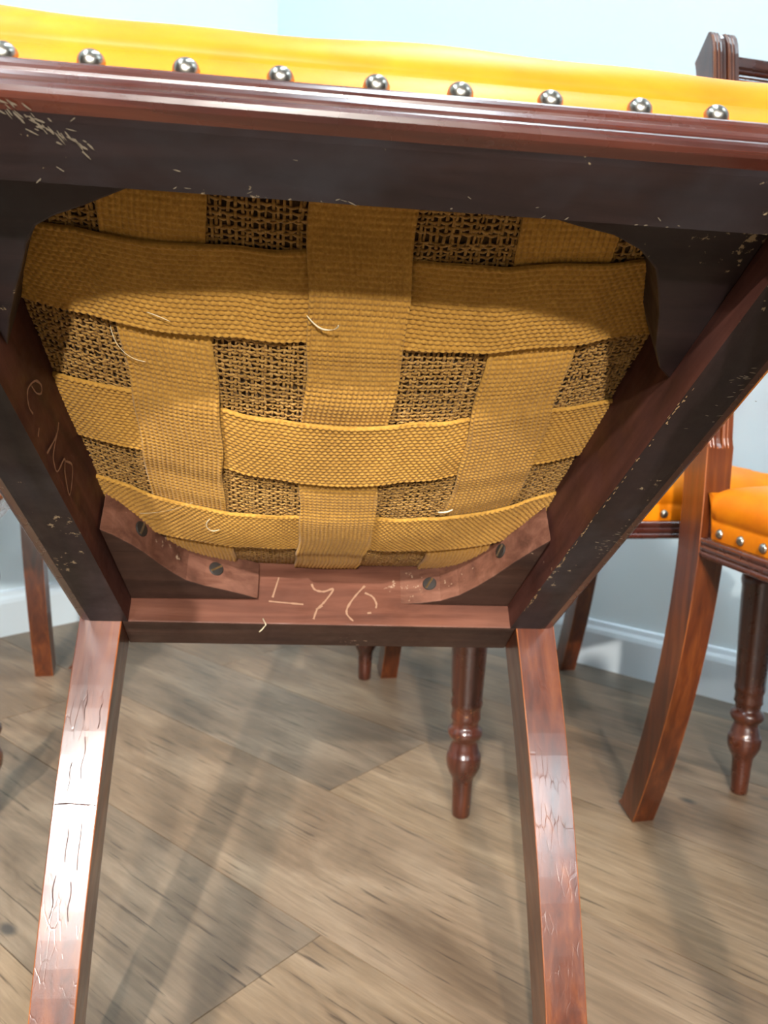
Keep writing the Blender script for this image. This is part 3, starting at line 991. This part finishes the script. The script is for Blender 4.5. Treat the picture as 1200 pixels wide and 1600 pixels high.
def on_web(x, y, d=0.003): return (x, y, float(sag(np.array(x), np.array(y))) - d)
threads = [
    [on_web(-0.024, 0.128), on_web(-0.018, 0.1345, 0.0045), on_web(-0.012, 0.1345, 0.006), on_web(-0.0075, 0.131, 0.008), on_web(-0.0075, 0.127, 0.010)],
    [on_web(-0.105, 0.139), on_web(-0.098, 0.1385, 0.005), on_web(-0.092, 0.142, 0.004)],
    [on_web(-0.125, 0.152), on_web(-0.124, 0.163, 0.005), on_web(-0.117, 0.172, 0.005), on_web(-0.108, 0.174, 0.003)],
    [on_web(-0.083, 0.317, 0.004), on_web(-0.088, 0.325, 0.006), on_web(-0.083, 0.333, 0.007), on_web(-0.077, 0.329, 0.005)],
    [on_web(0.070, 0.296), on_web(0.076, 0.295, 0.005), on_web(0.081, 0.293, 0.004)],
    [on_web(-0.135, 0.335, 0.004), (-0.125, 0.315, ZB + 0.026), (-0.105, 0.300, ZB + 0.020), (-0.09, 0.285, ZB + 0.018)]]
for k, t in enumerate(threads):
    V, F = tube_vf(t, 0.0007 if k in (0, 4) else (0.00042 if k == 3 else 0.0003), 5)
    o = link_mesh('loose_thread', mesh('loose_thread', out(V), F, MAT['thread'], smooth=True), main)
    sub = o.modifiers.new('soft', 'SUBSURF'); sub.levels = 2; sub.render_levels = 2
V, F = tube_vf([(-0.048, D - 0.001, ZB + 0.004), (-0.0455, D - 0.003, ZB - 0.002), (-0.0485, D + 0.004, ZB - 0.003), (-0.0505, D + 0.006, ZB - 0.004)], 0.0006, 5)
link_mesh('loose_thread', mesh('loose_thread', out(V), F, MAT['thread'], smooth=True), main)

# cracks in the old polish on the front of the left rear leg
def leg_pt(u, z):
    t = (ZB - z) / ZB
    return (-(HW - LW * (1 - (1 - TAP) * t) * u), D + sabre(z) - 0.0002, z)
cr = []
for u0, z0, dz in ((0.55, 0.262, 0.030), (0.30, 0.245, 0.020), (0.70, 0.205, 0.030), (0.42, 0.204, 0.024), (0.25, 0.172, 0.026), (0.62, 0.168, 0.024), (0.80, 0.286, 0.018), (0.45, 0.296, 0.022)):
    cr.append([leg_pt(u0 + 0.022 * math.sin(3 * k + 9 * u0), z0 - dz * k / 3) for k in range(4)])
MAT['crack'] = NT('dark_polish_crack', rough=0.8, base=(0.05, 0.02, 0.014), spec=0.1).m
tag(mark('polish_crack', ribbon(cr, 0.00055, 0.0003, (0, -0.96, 0.28)), MAT['crack'], 'dark cracks in the polish of the left rear leg'), kind='stuff')
across = [[leg_pt(u, 0.2165 + 0.0006 * math.sin(u * 5)) for u in (0.05, 0.35, 0.65, 0.96)]]
mark('polish_crack', ribbon(across, 0.0013, 0.0007, (0, -0.96, 0.28)), MAT['crack'], 'dark crack running across the left rear leg')
